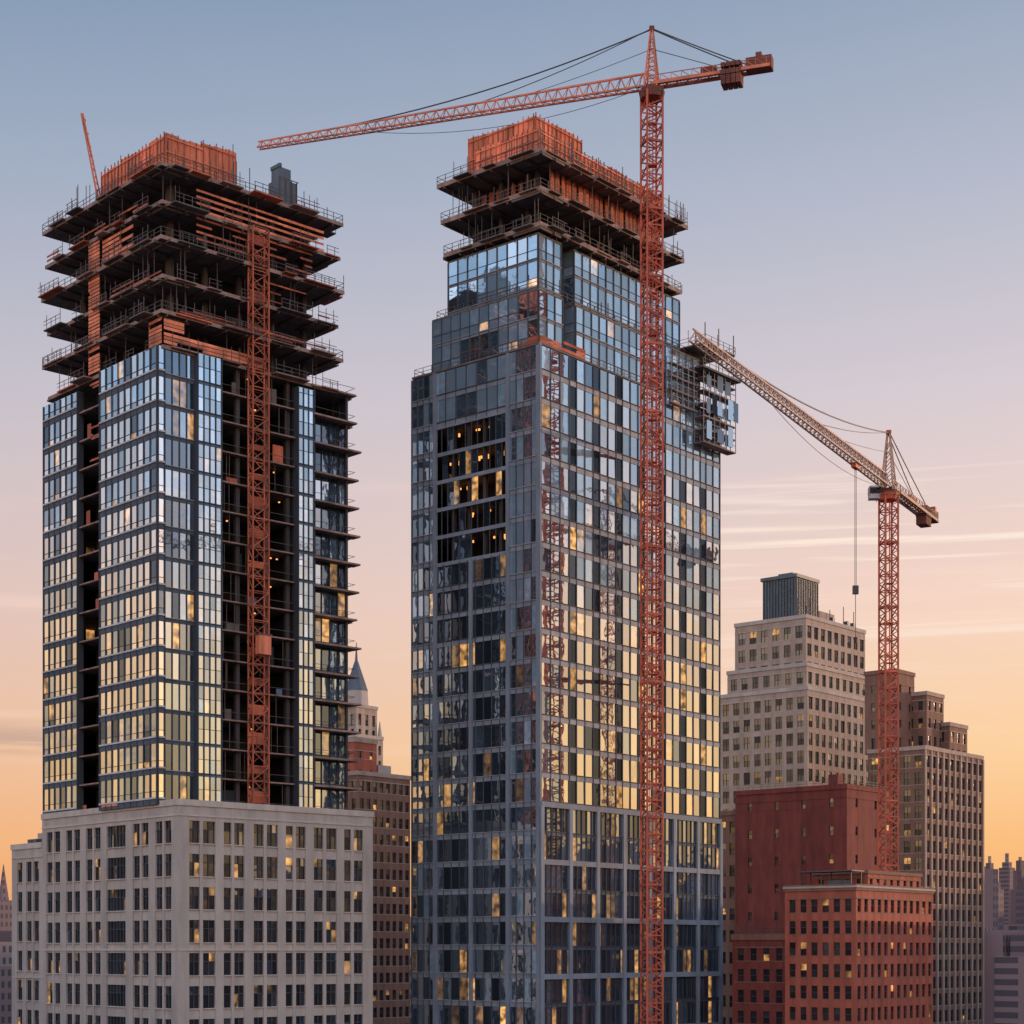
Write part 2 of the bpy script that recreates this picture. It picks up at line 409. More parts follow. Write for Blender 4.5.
def formwall(a, x0, x1, y0, y1, z0, z1, mat='orange_form'):
    if x1-x0 > y1-y0:
        t = x0
        while t < x1-0.01:
            w = min(1.8, x1-t); a.box('roof_formwork', mat, t, t+w-0.03, y0, y1, z0, z1+R.choice([0, 0, 0.15, -0.3, 0.3])); t += w
        n = int((x1-x0)/0.9)
        for i in range(n+1):
            t = x0+(x1-x0)*i/max(n,1)
            a.box('formwork_ribs', 'rust_form', t-0.05, t+0.05, y0-0.14, y0, z0, z1+R.uniform(.1, .5))
        for z in (z0+0.5, (z0+z1)/2, z1-0.4): a.box('formwork_walers', mat, x0, x1, y0-0.2, y0-0.142, z, z+0.14)
    else:
        t = y0
        while t < y1-0.01:
            w = min(1.8, y1-t); a.box('roof_formwork', mat, x0, x1, t, t+w-0.03, z0, z1+R.choice([0, 0, 0.15, -0.3, 0.3])); t += w
        n = int((y1-y0)/0.9)
        for i in range(n+1):
            t = y0+(y1-y0)*i/max(n,1)
            a.box('formwork_ribs', 'rust_form', x0-0.14, x0, t-0.05, t+0.05, z0, z1+R.uniform(.1, .5))
        for z in (z0+0.5, (z0+z1)/2, z1-0.4): a.box('formwork_walers', mat, x0-0.2, x0-0.142, y0, y1, z, z+0.14)
formwall(A, 1.0, 1.3, 1.3, 17.5, 162.8, 167.4)
formwall(A, 1.0, 6.6, 1.0, 1.298, 162.8, 167.4)
formwall(A, 7.4, 12.6, 2.0, 2.3, 162.8, 168.6)
formwall(A, 7.4, 7.7, 2.3, 8.0, 162.8, 168.6)
A.box('roof_formwork', 'orange_form', 12.3, 12.6, 2.3, 8, 162.8, 168.6)
A.box('roof_core', 'rust_form', 2.5, 7, 3, 14, 162.8, 166.8)
# concrete skip / hopper on the roof
A.box('hopper', 'tank_metal', 20.0, 23.0, 2.2, 4.8, 163.6, 167.6)
A.box('hopper', 'tank_metal', 20.3, 22.2, 2.5, 4.5, 167.6, 169.4)
for x in (20.1, 22.7):
    for y in (2.3, 4.5): A.box('hopper_legs', 'tank_metal', x, x+0.2, y, y+0.2, 162.7, 163.6)
for x in (20.0, 21.0, 22.0, 22.9): A.box('hopper_ribs', 'cable', x, x+0.12, 2.08, 2.2, 163.6, 167.7)
A.box('hopper_lid', 'tank_metal', 20.2, 20.6, 2.4, 4.6, 169.4, 169.9)
A.box('hopper_rail', 'rail', 19.8, 23.2, 2.0, 2.08, 167.7, 167.8)
for dx, dy in ((0,0),(0.5,0),(0.25,0.5)):
    A.beam('derrick', 'crane_orange', (0.6+dx, 17.4+dy, 162.8), (-1.0+dx*0.5, 19.6+dy*0.5, 176.0), 0.15)
for i in range(14):
    t = i/14; t2 = (i+1)/14
    A.beam('derrick', 'crane_orange', (0.6-1.6*t+0.5*(i%2), 17.4+2.2*t, 162.8+13.2*t), (0.6-1.6*t2+0.5*((i+1)%2), 17.4+2.2*t2, 162.8+13.2*t2), 0.09)
A.beam('derrick', 'cable', (-1.0, 19.6, 176.0), (0.5, 16.6, 163), 0.05)
for _ in range(34):
    x, y = (R.uniform(0, 27), R.uniform(-0.4, 3)) if R.random() < .55 else (R.uniform(-0.4, 3), R.uniform(0, 30))
    A.box('poles', 'rail', x, x+0.08, y, y+0.08, 162.7, 162.7+R.choice([2, 2.6, 3.2, 4, 5.5, 6.6]))
slats(A, ('u', -0.6, -1), -0.5, 22, ZB+0.1, ZB+0.8, 0.35, 0.28, o=0.6, mat='orange_form', p=0.55)
slats(A, ('v', -0.4, -1), 0, 14, ZB+0.1, ZB+0.8, 0.35, 0.28, o=0.6, mat='orange_form', p=0.5)
A.done()

# ================================================================== PODIUM (limestone block)
P = Asm('limestone_podium_building', (-43.05, 232.0, 0), 42.7)
def podium_face(f, t0, t1, z1, wins, fh=4.3, wh=2.9, nf=17, top=1.9):
    D = 0.4
    prev = t0
    for (a0, b0) in wins+[(t1, t1)]:
        if a0 > prev: fbox(P, 'piers', 'limestone', f, prev, a0, -D, 0, 0, z1-0.01)
        prev = b0
    fbox(P, 'frieze', 'limestone', f, t0+0.01, t1-0.01, -D, -0.02, z1-top, z1-0.02)
    fbox(P, 'string_course', 'limestone_trim', f, t0+0.01, t1-0.01, -D, 0.10, z1-top+0.55, z1-top+0.75)
    for k in range(nf):
        zb = z1-top-(k+1)*fh
        fbox(P, 'spandrels', 'limestone', f, t0+0.01, t1-0.01, -D, -0.12, zb, zb+fh-wh)
        if k % 4 == 3: fbox(P, 'string_course', 'limestone_trim', f, t0+0.01, t1-0.01, -D, 0.08, zb+0.3, zb+0.5)
        for (a0, b0) in wins:
            zs_ = zb+fh-wh
            n = max(1, round((b0-a0)/0.9)); w = (b0-a0)/n
            for i in range(n):
                fpane(P, 'window_panes', 'glass_house' if R.random() < .9 else 'glass_dark', f, a0+i*w, a0+(i+1)*w, zs_, zs_+wh*0.62, o=-D+0.12, j=0.006)
                fpane(P, 'window_panes', 'glass_house' if R.random() < .9 else 'glass_dark', f, a0+i*w, a0+(i+1)*w, zs_+wh*0.62, zs_+wh, o=-D+0.12, j=0.006)
                if i: fbox(P, 'window_frames', 'mullion_dark', f, a0+i*w-0.06, a0+i*w+0.06, -D, -0.14, zs_, zs_+wh)
            fbox(P, 'window_frames', 'mullion_dark', f, a0, b0, -D, -0.16, zs_+wh*0.62-0.05, zs_+wh*0.62+0.05)
            fbox(P, 'sills', 'limestone_trim', f, a0+0.01, b0-0.01, -D, 0.06, zs_-0.14, zs_+0.002)
PU, PV, PZ = 31.9, 45.2, 78.7
P.box('window_voids', 'window_dark', 0.45, PU-0.45, 0.45, 36.0, 0, PZ-0.3)
P.box('window_voids', 'window_dark', 0.45, PU-0.45, 36.0, PV-0.45, 0, PZ-4.2)
wr = []
t = 1.7
for g in [(1.6,0.5),(1.9,1.3),(1.2,0.45),(1.6,1.5),(1.6,0.5),(1.8,1.3),(1.2,0.5),(1.6,1.4),(1.6,0.5),(1.8,1.3),(1.2,0.5),(1.6,1.4)]:
    wr.append((t, t+g[0])); t += g[0]+g[1]
wr = [w for w in wr if w[1] < PU-0.8]
podium_face(fR, 0, PU, PZ, wr)
wl = []
t = 1.6
pat = [(1.7,0.5),(1.7,1.7),(1.7,0.5),(1.7,1.9),(5.0,1.6),(1.7,0.5),(1.7,1.7),(1.7,0.5),(1.7,1.7),(1.7,0.5),(1.7,2.0)]
for g in pat:
    wl.append((t, t+g[0])); t += g[0]+g[1]
wl = [w for w in wl if w[1] < 35.4]
podium_face(fL, 0.4, 36.0, PZ, wl)
wl2 = [(37.0, 38.6), (39.2, 40.8), (42.0, 43.6)]
podium_face(fL, 36.0, PV-0.4, PZ-4.0, wl2, nf=16)
podium_face(('v', PU, 1), 0.4, 36, PZ, wl)
podium_face(('v', PU, 1), 36.0, PV-0.4, PZ-4.0, wl2, nf=16)
podium_face(('u', PV, 1), 0, PU, PZ-4, wr, nf=16)
P.box('roof_deck', 'roofing', 0.3, PU-0.3, 0.3, 36, PZ-0.4, PZ-0.1)
P.box('rear_wall', 'limestone', 0.3, PU-0.3, 35.7, 36.0, PZ-5, PZ+0.5)
P.box('roof_deck', 'roofing', 0.3, PU-0.3, 36.0, PV-0.3, PZ-4.4, PZ-4.1)
def coping(x0, x1, y0, y1, z):
    P.box('coping', 'limestone_trim', x0, x1, y0, y1, z, z+0.8)
coping(-0.15, PU+0.15, -0.15, 0.35, PZ); coping(-0.15, 0.35, 0.35, 36.1, PZ); coping(PU-0.35, PU+0.15, 0.35, 36.1, PZ)
coping(-0.15, 0.35, 36.1, PV+0.15, PZ-4); coping(PU-0.35, PU+0.15, 36.1, PV+0.15, PZ-4); coping(0.35, PU-0.35, PV-0.35, PV+0.15, PZ-4)
for v in (37, 39, 41.5, 43): P.box('roof_units', 'tank_metal', 2, 4, v, v+1.2, PZ-4.1, PZ-2.4)
P.box('roof_units', 'limestone', 3, 10, 37, 43, PZ-4.1, PZ-1.5)
P.done()

# ================================================================== TOWER B (centre)
B = Asm('glass_skyscraper', (3.9, 250.0, 0), 50)
BU, BV = 45.0, 24.4
for k in range(0, 37):
    z = k*4
    B.box('floor_slabs', 'slab', 0.12, BU-0.12, 0.12, BV-0.12, z-0.16, z+0.14)
B.box('service_core', 'dark_core', 5, 40, 4, 20, 0, 144)
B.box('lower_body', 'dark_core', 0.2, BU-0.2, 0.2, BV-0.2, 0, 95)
def swR(mt, t, z):
    r = R.random()
    if z > 128 and t > 20: return 'glass_blue' if r < .3 else 'glass_pale'
    if mt == 'glass_light':
        if r < 0.14: return 'glass_blue'
        if r < 0.18: return 'glass_dark'
        if z > 108 and r < 0.5: return 'glass_pale'
    return mt
fBR = ('u', 0, -1); fBL = ('v', 0, -1)
curtain(B, fBR, 0.1, 6.4, 80, 144, 4, [(2.1, 'glass_light')], sp=0.75, mull='mullion_dark', spm='spandrel_light', swap=swR)
curtain(B, fBR, 6.5, BU-0.1, 80, 144, 4, [(1.5, 'glass_void'), (1.85, 'glass_light'), (1.85, 'glass_light')], sp=0.75, mull='mullion_dark', spm='spandrel_light', swap=swR)
curtain(B, fBR, 0.1, BU-0.1, 0, 80, 4, [(1.15, 'glass_dark')], sp=0.5, spm='spandrel_dark', swap=lambda m, t, z: 'glass_blue' if R.random() < (.15+.3*(z > 60)) else m)
for i in range(8):
    t = 0.1+i*(BU-0.2)/7
    fbox(B, 'facade_piers', 'spandrel', fBR, t-0.35, t+0.35, 0.0, 0.45, 0, 80)
for z in range(8, 81, 8):
    fbox(B, 'facade_beams', 'spandrel', fBR, 0, BU, 0.0, 0.4, z-0.1, z+0.65)
# left face
def swL(m, t, z):
    r = R.random()
    if z > 104: return 'glass_pale' if r < .65 else ('glass_dark' if r < .7 else m)
    return 'glass_light' if r < .3 else ('glass_dark' if r < .5 else ('glass_pale' if r < .65 else m))
curtain(B, fBL, 0.1, 5.6, 40, 144, 4, [(1.35, 'glass_blue')], sp=0.7, spm='spandrel', swap=swL, lip='spandrel_light')
curtain(B, fBL, 19.6, BV-0.1, 40, 144, 4, [(1.2, 'glass_blue')], sp=0.7, spm='spandrel', swap=swL, lip='spandrel_light')
curtain(B, fBL, 5.7, 19.5, 40, 100, 4, [(1.5, 'glass_dark')], sp=0.7, spm='spandrel', lip='spandrel_light', swap=lambda m, t, z: 'glass_void' if R.random() < .35 else ('glass_blue' if R.random() < .3 else m))
curtain(B, fBL, 5.7, 19.5, 100, 116, 4, [(1.5, 'glass_dark')], sp=0.7, spm='spandrel', swap=lambda m, t, z: 'glass_void' if R.random() < .6 else m)
curtain(B, fBL, 5.7, 19.5, 136, 144, 4, [(1.9, 'glass_blue')], sp=0.7, spm='spandrel', swap=swL)
curtain(B, fBL, 0.1, BV-0.1, 0, 40, 4, [(1.5, 'glass_dark')], sp=0.7, spm='spandrel')
for t in (0.15, 5.65, 19.55, 12.6):
    fbox(B, 'facade_piers', 'spandrel', fBL, t-0.3, t+0.3, 0.0, 0.4, 0, 144 if t != 12.6 else 116)
for z in range(116, 137, 4):
    fbox(B, 'slab_edges', 'spandrel', fBL, 5.7, 19.5, -0.1, 0.15, z-0.25, z+0.3)
    if z < 136:
        for t in (7.5, 10.5, 13.5, 16.5):
            B.box('columns', 'column', 0.6, 1.1, t, t+0.5, z+0.14, z+3.84)
        for t in [5.7+i*1.15 for i in range(13)]:
            if R.random() < 0.75:
                B.box('bare_mullions', 'mullion_dark', -0.1, 0.05, t, t+0.09, z+0.3, z+3.8)
            if R.random() < 0.3 and t < 18.3:
                fpane(B, 'glass_panes', R.choice(['glass_void', 'glass_dark']), fBL, t, t+1.15, z+0.4, z+3.9, o=-0.02)
        for _ in range(12 if z > 124 else 6):
            t = R.uniform(6, 19)
            B.box('work_lights', 'bulb', 2.5, 2.7, t, t+R.uniform(.12, .35), z+R.uniform(2.7, 3.3), z+3.5)
curtain(B, ('v', BU, 1), 0.1, BV-0.1, 0, 144, 4, [(1.6, 'glass_blue')], sp=0.7)
curtain(B, ('u', BV, 1), 0.1, BU-0.1, 0, 144, 4, [(1.6, 'glass_blue')], sp=0.7)
B.box('terrace_deck', 'slab', 0, BU, 0, BV, 144.2, 144.5)
B.box('corner_post', 'spandrel', -0.25, 0.02, -0.25, 0.02, 0, 144.4)
def tier(x0, x1, y0, y1, z0, z1, fh, cells, **kw):
    B.box('tier_body', 'dark_core', x0+0.1, x1-0.1, y0+0.1, y1-0.1, z0, z1)
    curtain(B, ('u', y0, -1), x0, x1, z0, z1, fh, cells, **kw)
    curtain(B, ('v', x0, -1), y0, y1, z0, z1, fh, cells, **kw)
    curtain(B, ('u', y1, 1), x0, x1, z0, z1, fh, cells, **kw)
    curtain(B, ('v', x1, 1), y0, y1, z0, z1, fh, cells, **kw)
    B.box('tier_deck', 'slab', x0-0.1, x1+0.1, y0-0.1, y1+0.1, z1, z1+0.25)
def swU(m, t, z):
    r = R.random()
    return 'glass_pale' if r < .7 else ('glass_light' if r < .85 else m)
c2 = [(1.9, 'glass_blue')]
tier(1.6, 7.0, 1.6, 21.6, 144.5, 152.5, 4, c2, sp=0.4, spm='spandrel', transom=1.2, swap=swU, lip='spandrel_light')
tier(10.0, 41.5, 1.6, 21.4, 144.5, 152.5, 4, c2, sp=0.4, spm='spandrel', transom=1.2, swap=swU, lip='spandrel_light')
tier(7.0, 10.0, 4.6, 21.2, 144.5, 160.2, 4, [(1.5, 'glass_dark')], sp=0.4)
tier(1.9, 7.0, 1.9, 18.8, 152.8, 160.5, 4, c2, sp=0.3, spm='spandrel', transom=1.2, swap=swU, lip='spandrel_light')
tier(10.0, 36.5, 1.9, 18.6, 152.8, 160.5, 4, c2, sp=0.3, spm='spandrel', transom=1.2, swap=swU, lip='spandrel_light')
rails(B, 0.3, BU-0.3, 0.3, BV-0.3, 144.5, 1.1)
rails(B, 1.8, 41.0, 1.8, 21, 152.8, 1.1)
slats(B, ('u', 0.2, -1), 0.2, 10.5, 144.6, 146.2, 0.5, 0.42, mat='rust_form', p=0.85)
slats(B, ('v', 0.2, -1), 0.4, 4, 144.6, 145.6, 0.5, 0.42, mat='rust_form', p=0.7)
for (t0, t1, z0, z1, o1) in ((37.5, 46.6, 138.5, 150.0, 2.0), (30, 37, 143, 150, 1.2)):
    for o in (0.3, o1):
        t = t0
        while t <= t1:
            B.box('scaffold', 'spandrel', t-0.05, t+0.05, -o-0.05, -o+0.05, z0, z1); t += 1.5
        z = z0
        while z <= z1:
            B.box('scaffold', 'spandrel', t0, t1, -o-0.04, -o+0.04, z, z+0.08); z += 1.0
    z = z0
    while z <= z1:
        B.box('scaffold_boards', 'slab_edge', t0, t1, -o1, -0.35, z-0.1, z); z += 2.0
for z in (139, 143, 147):
    for t in (38.2, 41.2, 43.4):
        B.box('debris_screens', 'tarp', t, t+R.uniform(1, 2), -2.12, -2.08, z, z+R.uniform(1.5, 2.6))
for z in (139, 143.2):
    t = 38
    while t < 46:
        if R.random() < .7: fpane(B, 'glass_panes', R.choice(['glass_blue', 'glass_dark', 'glass_void']), ('u', -2.2, -1), t, t+1.4, z, z+R.uniform(2, 3.2))
        t += 1.5
B.box('hoist_platform', 'slab', 36.5, 47.2, -2.6, 2, 149.6, 149.9)
rails(B, 36.5, 47.2, -2.6, 2, 149.9, 1.1)
rails(B, 38, 46.4, -2, 6, 154, 1.1)
B.box('hoist_platform', 'slab', 38, 46.4, -2, 6, 153.7, 153.95)
for (x, y) in ((38.2,-1.8),(46.2,-1.8),(46.2,5.8),(42,-1.8)):
    B.box('scaffold', 'rail', x-0.06, x+0.06, y-0.06, y+0.06, 149, 157)
# ---- crown: three deep cantilevered decks on set-back columns
B.box('crown_core', 'dark_core', 7, 30, 6, 16, 160, 172)
cz = [(161.6, 0.2), (166.4, 0.5), (171.6, 0.9)]
for i, (z, o) in enumerate(cz):
    x0, x1, y0, y1 = 1.5-o, 35.5+o, 1.2-o, 19.0+o
    B.box('crown_decks', 'slab', x0, x1, y0, y1, z-0.3, z+0.2)
    B.box('edge_boards', 'slab_edge', x0-0.09, x1+0.09, y0-0.09, y0, z-0.35, z+0.3)
    B.box('edge_boards', 'slab_edge', x0-0.09, x0, y0, y1, z-0.35, z+0.3)
    for side in 'uvV':
        t = R.uniform(1, 4); lim = 35 if side == 'u' else 19
        while t < lim-2:
            w = R.uniform(2, 5); x = R.uniform(0.3, 1.0); t1 = min(t+w, lim)
            f = {'u': ('u', y0-0.095, -1), 'v': ('v', x0-0.095, -1), 'V': ('v', x1+0.01, 1)}[side]
            fbox(B, 'loading_platforms', R.choice(['slab_edge', 'slab', 'rail']), f, t, t1, 0, x, z-0.1, z+0.06)
            fbox(B, 'guardrails', 'rail', f, t, t1, x-0.05, x, z+1.1, z+1.17)
            q = t
            while q < t1: fbox(B, 'guardrails', 'rail', f, q, q+0.07, x-0.06, x, z, z+R.choice([1.2, 1.2, 2.2])); q += 1.3
            t = t1+R.uniform(0.5, 4)
    for t in range(0, 36, 3):
        B.box('needle_beams', 'rail', x0+t, x0+t+0.2, y0-R.uniform(0, .3), 6, z-0.7, z-0.31)
    for t in range(0, 19, 3):
        B.box('needle_beams', 'rail', x0-R.uniform(0, .3), 6, y0+t, y0+t+0.2, z-0.7, z-0.31)
    rails(B, x0, x1, y0, y1, z+0.2, 1.2)
    zn = z-4.6 if i else 160.3
    for t in (5, 10, 15, 20, 25, 30):
        B.box('crown_columns', 'column', t-0.3, t+0.3, 4.2, 4.8, zn, z-0.31)
        if t < 17: B.box('crown_columns', 'column', 4.2, 4.8, t-0.3+0.8, t+0.3+0.8, zn, z-0.31)
    for _ in range(6):
        t = R.uniform(1, 35); B.box('formwork_props', 'rail', t, t+0.07, 1.4, 1.47, zn, z-0.31)
        t = R.uniform(1, 18); B.box('formwork_props', 'rail', 1.7, 1.77, t, t+0.07, zn, z-0.31)
t = 6.0
while t < 33:
    w = R.uniform(0.8, 1.2)
    B.box('shutter_panels', 'rust_form', t, t+w-0.1, 2.9, 3.1, 166.9, 171.2)
    t += w+R.choice([0.15, 0.2, 0.5])
t = 5
while t < 15:
    B.box('shutter_panels', 'rust_form', 5.6, 5.8, t, t+0.8, 167, 170.8); t += 1.4
formwall(B, 2.0, 31.5, 1.6, 1.9, 171.9, 175.0)
formwall(B, 2.0, 2.3, 1.9, 13.6, 171.9, 175.4)
formwall(B, 3.4, 14, 3.6, 3.9, 171.9, 178.2)
formwall(B, 3.4, 3.7, 3.9, 16.2, 171.9, 178.2)
B.box('roof_core', 'rust_form', 5, 20, 5, 13, 171.9, 177)
for _ in range(40):
    x = R.uniform(0, 36); B.box('poles', 'rail', x, x+0.09, 0.6, 0.69, 171.8, 171.8+R.uniform(1.2, 4.2))
B.beam('guardrails', 'rail', (0.5, 0.6, 174.4), (36, 0.6, 174.4), 0.06)
B.done()

# ================================================================== CRANES
def crane(name, loc, z0, zs_, mw, mrot, jang, jlen, clen, apex, mm, jm, cm, trolley=None, drop=0, ties=(), jd=(2.0, 0.9), step=2.4, cs=1.0):
    a = Asm(name, (loc[0], loc[1], 0), 0)
    c, s = math.cos(math.radians(mrot)), math.sin(math.radians(mrot))
    h = mw/2
    P4 = [(c*x-s*y, s*x+c*y) for x, y in ((-h,-h),(h,-h),(h,h),(-h,h))]
    for x, y in P4: a.beam('mast', mm, (x, y, z0), (x, y, zs_), mw*0.12)
    n = round((zs_-z0)/step); hh = (zs_-z0)/n
    for i in range(n):
        za = z0+i*hh; zb = za+hh
        for k in range(4):
            p = P4[k]; q = P4[(k+1) % 4]
            a.beam('mast', mm, (*p, za), (*q, (za+zb)/2), mw*0.065)
            a.beam('mast', mm, (*q, (za+zb)/2), (*p, zb), mw*0.065)
            a.beam('mast', mm, (*p, zb), (*q, zb), mw*0.07)
        if i % 4 == 0:
            a.beam('mast_collars', mm, (P4[0][0], P4[0][1], zb), (P4[1][0], P4[1][1], zb), mw*0.14)
            a.beam('mast_collars', mm, (P4[0][0], P4[0][1], zb), (P4[3][0], P4[3][1], zb), mw*0.14)
    a.beam('ladder', mm, (0.15, 0, z0), (0.15, 0, zs_), 0.14); a.beam('ladder', mm, (-0.35, 0, z0), (-0.35, 0, zs_), 0.1)
    for i in range(int((zs_-z0)/6)):
        a.box('ladder_landings', mm, -0.7, 0.7, -0.5, 0.6, z0+3+i*6, z0+3.1+i*6)
    a.prism('slewing_ring', cm, 0, 0, zs_-0.9, zs_+0.1, mw*0.7, mw*0.8, 12)
    a.prism('slewing_ring', 'counterweight', 0, 0, zs_+0.1, zs_+0.7, mw*0.6, mw*0.6, 12)
    rails(a, -1.5, 1.5, -1.5, 1.5, zs_-0.8, 1.0)
    ja = math.radians(jang); dx, dy = math.cos(ja), math.sin(ja); nx, ny = -dy, dx
    def J(t, o, z): return (dx*t+nx*o, dy*t+ny*o, zs_+z)
    hw = 0.95
    for sx in (-1, 1):
        for so in (-1, 1):
            a.beam('tower_head', jm, J(sx*hw, so*hw, 0.5), J(0.15*sx, 0.2*so, apex), 0.24, 0.18)
    for k in range(1, 7):
        f = k/7; w = hw*(1-f)+0.15*f
        z = 0.5+(apex-0.5)*f; f2 = (k-1)/7; w2 = hw*(1-f2)+0.15*f2; z2 = 0.5+(apex-0.5)*f2
        for so in (-1, 1):
            a.beam('tower_head', jm, J(-w, so*w, z), J(w, so*w, z), 0.11)
            a.beam('tower_head', jm, J(-w2, so*w2, z2), J(w, so*w, z), 0.1)
            a.beam('tower_head', jm, J(so*w, -w2, z2), J(so*w, w, z), 0.1)
    a.box('head_sheave', cm, -0.35, 0.35, -0.35, 0.35, zs_+apex, zs_+apex+0.5)
    ccx, ccy, ccz = J(1.0, -1.9, 0.2)
    a.box('operator_cab', 'mullion_light', ccx-0.8, ccx+0.8, ccy-0.8, ccy+0.8, ccz-0.9, ccz+1.0)
    a.box('operator_cab_glass', 'window_dark', ccx-0.83, ccx+0.83, ccy-0.83, ccy+0.83, ccz-0.2, ccz+0.75)
    def H(t): return jd[0]+(jd[1]-jd[0])*t/jlen
    jw = 0.65
    n = round(jlen/1.6)
    zb = 0.9
    for so in (-1, 1): a.beam('jib', jm, J(0.6, so*jw, zb), J(jlen, so*jw*0.7, zb), 0.24, 0.18)
    a.beam('jib', jm, J(0.6, 0, zb+jd[0]), J(jlen, 0, zb+jd[1]), 0.26, 0.18)
    for i in range(n):
        t = 0.6+i*(jlen-0.6)/n; t2 = 0.6+(i+1)*(jlen-0.6)/n; tm = (t+t2)/2
        for so in (-1, 1):
            a.beam('jib', jm, J(t, so*jw*(1-0.3*t/jlen), zb), J(tm, 0, zb+H(tm)), 0.10)
            a.beam('jib', jm, J(tm, 0, zb+H(tm)), J(t2, so*jw*(1-0.3*t2/jlen), zb), 0.10)
        a.beam('jib', jm, J(t, -jw, zb), J(t2, jw*0.8, zb), 0.08)
        a.beam('jib', jm, J(t, -jw, zb), J(t, jw, zb), 0.08)
    for so in (-1, 1):
        a.beam('counter_jib', jm, J(0, so*0.8, 1.0), J(-clen, so*0.8, 1.0), 0.42)
        a.beam('counter_jib', jm, J(0, so*0.85, 2.1), J(-clen, so*0.85, 2.1), 0.09)
        for i in range(int(clen/1.5)+1):
            a.beam('counter_jib', jm, J(-i*1.5, so*0.85, 1.0), J(-i*1.5, so*0.85, 2.1), 0.08)
            if i: a.beam('counter_jib', jm, J(-i*1.5, so*0.85, 1.0), J(-(i-1)*1.5, so*0.85, 2.1), 0.08)
    for i in range(int(clen/1.5)):
        a.beam('counter_jib', jm, J(-i*1.5, -0.8, 1.0), J(-(i+1)*1.5, 0.8, 1.0), 0.12)
    a.beam('counter_jib_deck', cm, J(-1, 0, 1.25), J(-clen, 0, 1.25), 0.3)
    for k in range(4):
        t = clen-4.4-k*0.72
        a.beam('counterweights', 'counterweight', J(-t, -1.15*cs, 1.9), J(-t, 1.15*cs, 1.9), 0.62)
        a.beam('counterweights', 'counterweight', J(-t, -1.15*cs, 0.9), J(-t, 1.15*cs, 0.9), 0.66)
        a.beam('counterweights', 'counterweight', J(-t, -1.05*cs, 0.2), J(-t, 1.05*cs, 0.2), 0.64)
        a.beam('counterweights', 'counterweight', J(-t, -1.05*cs, -0.45), J(-t, 1.05*cs, -0.45), 0.62)
    a.beam('winch_housing', 'counterweight', J(-clen+3.4, 0, 1.6), J(-clen-0.2, 0, 1.6), 1.7)
    a.beam('winch', cm, J(-clen+1.6, -0.9, 2.6), J(-clen+1.6, 0.9, 2.6), 0.8)
    a.beam('winch_housing', cm, J(-clen*0.42, 0, 1.8), J(-clen*0.55, 0, 1.8), 1.0)
    def rope(p, q, w, sag=0.0, n=12, mat='cable'):
        p = Vector(p); q = Vector(q); prev = p
        for i in range(1, n+1):
            f = i/n; r = p.lerp(q, f); r.z -= sag*4*f*(1-f)
            a.beam('cables', mat, prev, r, w); prev = r
    rope(J(0, 0.1, apex+0.2), J(jlen*0.42, 0, zb+H(jlen*0.42)), 0.09, 0.5)
    rope(J(0, -0.1, apex+0.2), J(jlen*0.86, 0, zb+H(jlen*0.86)), 0.14, 1.6)
    for so in (-0.15, 0.15):
        rope(J(0, so, apex+0.2), J(-clen*0.85, so*5, 1.2), 0.13, 0.1)
    rope(J(0, 0, apex*0.7), J(jlen*0.3, 0, zb+H(jlen*.3)), 0.06, 0.2)
    rope(J(0, 0, apex*0.7), J(-clen*0.6, 0, 1.9), 0.08, 0)
    rope(J(2, 0.1, 0.7), J(jlen*0.7, 0.1, 0.7), 0.06, 2.2)
    if trolley:
        a.beam('trolley', cm, J(trolley-1, 0, zb-0.35), J(trolley+1, 0, zb-0.35), 0.7)
        tz = zs_+zb-0.5
        for o in (-0.3, 0.3):
            p = J(trolley+o, 0, 0); a.beam('cables', 'cable', (p[0], p[1], tz), (p[0], p[1], tz-drop), 0.07)
        p = J(trolley, 0, 0)
        a.box('hook_block', 'cable', p[0]-0.4, p[0]+0.4, p[1]-0.3, p[1]+0.3, tz-drop-1.2, tz-drop)
        a.beam('hook_block', 'cable', (p[0], p[1], tz-drop-1.2), (p[0], p[1], tz-drop-7.5), 0.08)
        a.prism('hook_block', 'cable', p[0], p[1], tz-drop-8.2, tz-drop-7.4, 0.15, 0.35, 8)
    for (z, q) in ties:
        for P_ in P4[:]:
            a.beam('wall_ties', mm, (P_[0], P_[1], z), (q[0], q[1], z), 0.2)
        a.beam('wall_ties', mm, (P4[0][0], P4[0][1], z), (q[0]-3, q[1]-3.6, z), 0.2)
    a.done()
    return a

jd1 = math.degrees(math.atan2(19.6, -58.5))
crane('tower_crane', (19.8, 255.0), 0, 181.4, 2.35, 18, jd1, 61.7, 17.0, 8.9, 'crane_red', 'crane_orange', 'counterweight',
      ties=[(z, (2.9, 12.5)) for z in (66, 100, 134)], jd=(2.0, 1.0))
jd2 = math.degrees(math.atan2(-67.0, -36.6))
crane('tower_crane', (56.9, 272.0), 70.3, 128.8, 2.1, 15, jd2, 75.5, 24.5, 9.2, 'crane_red', 'crane_buff', 'crane_red',
      trolley=16, drop=17, jd=(2.0, 1.3), cs=0.8)

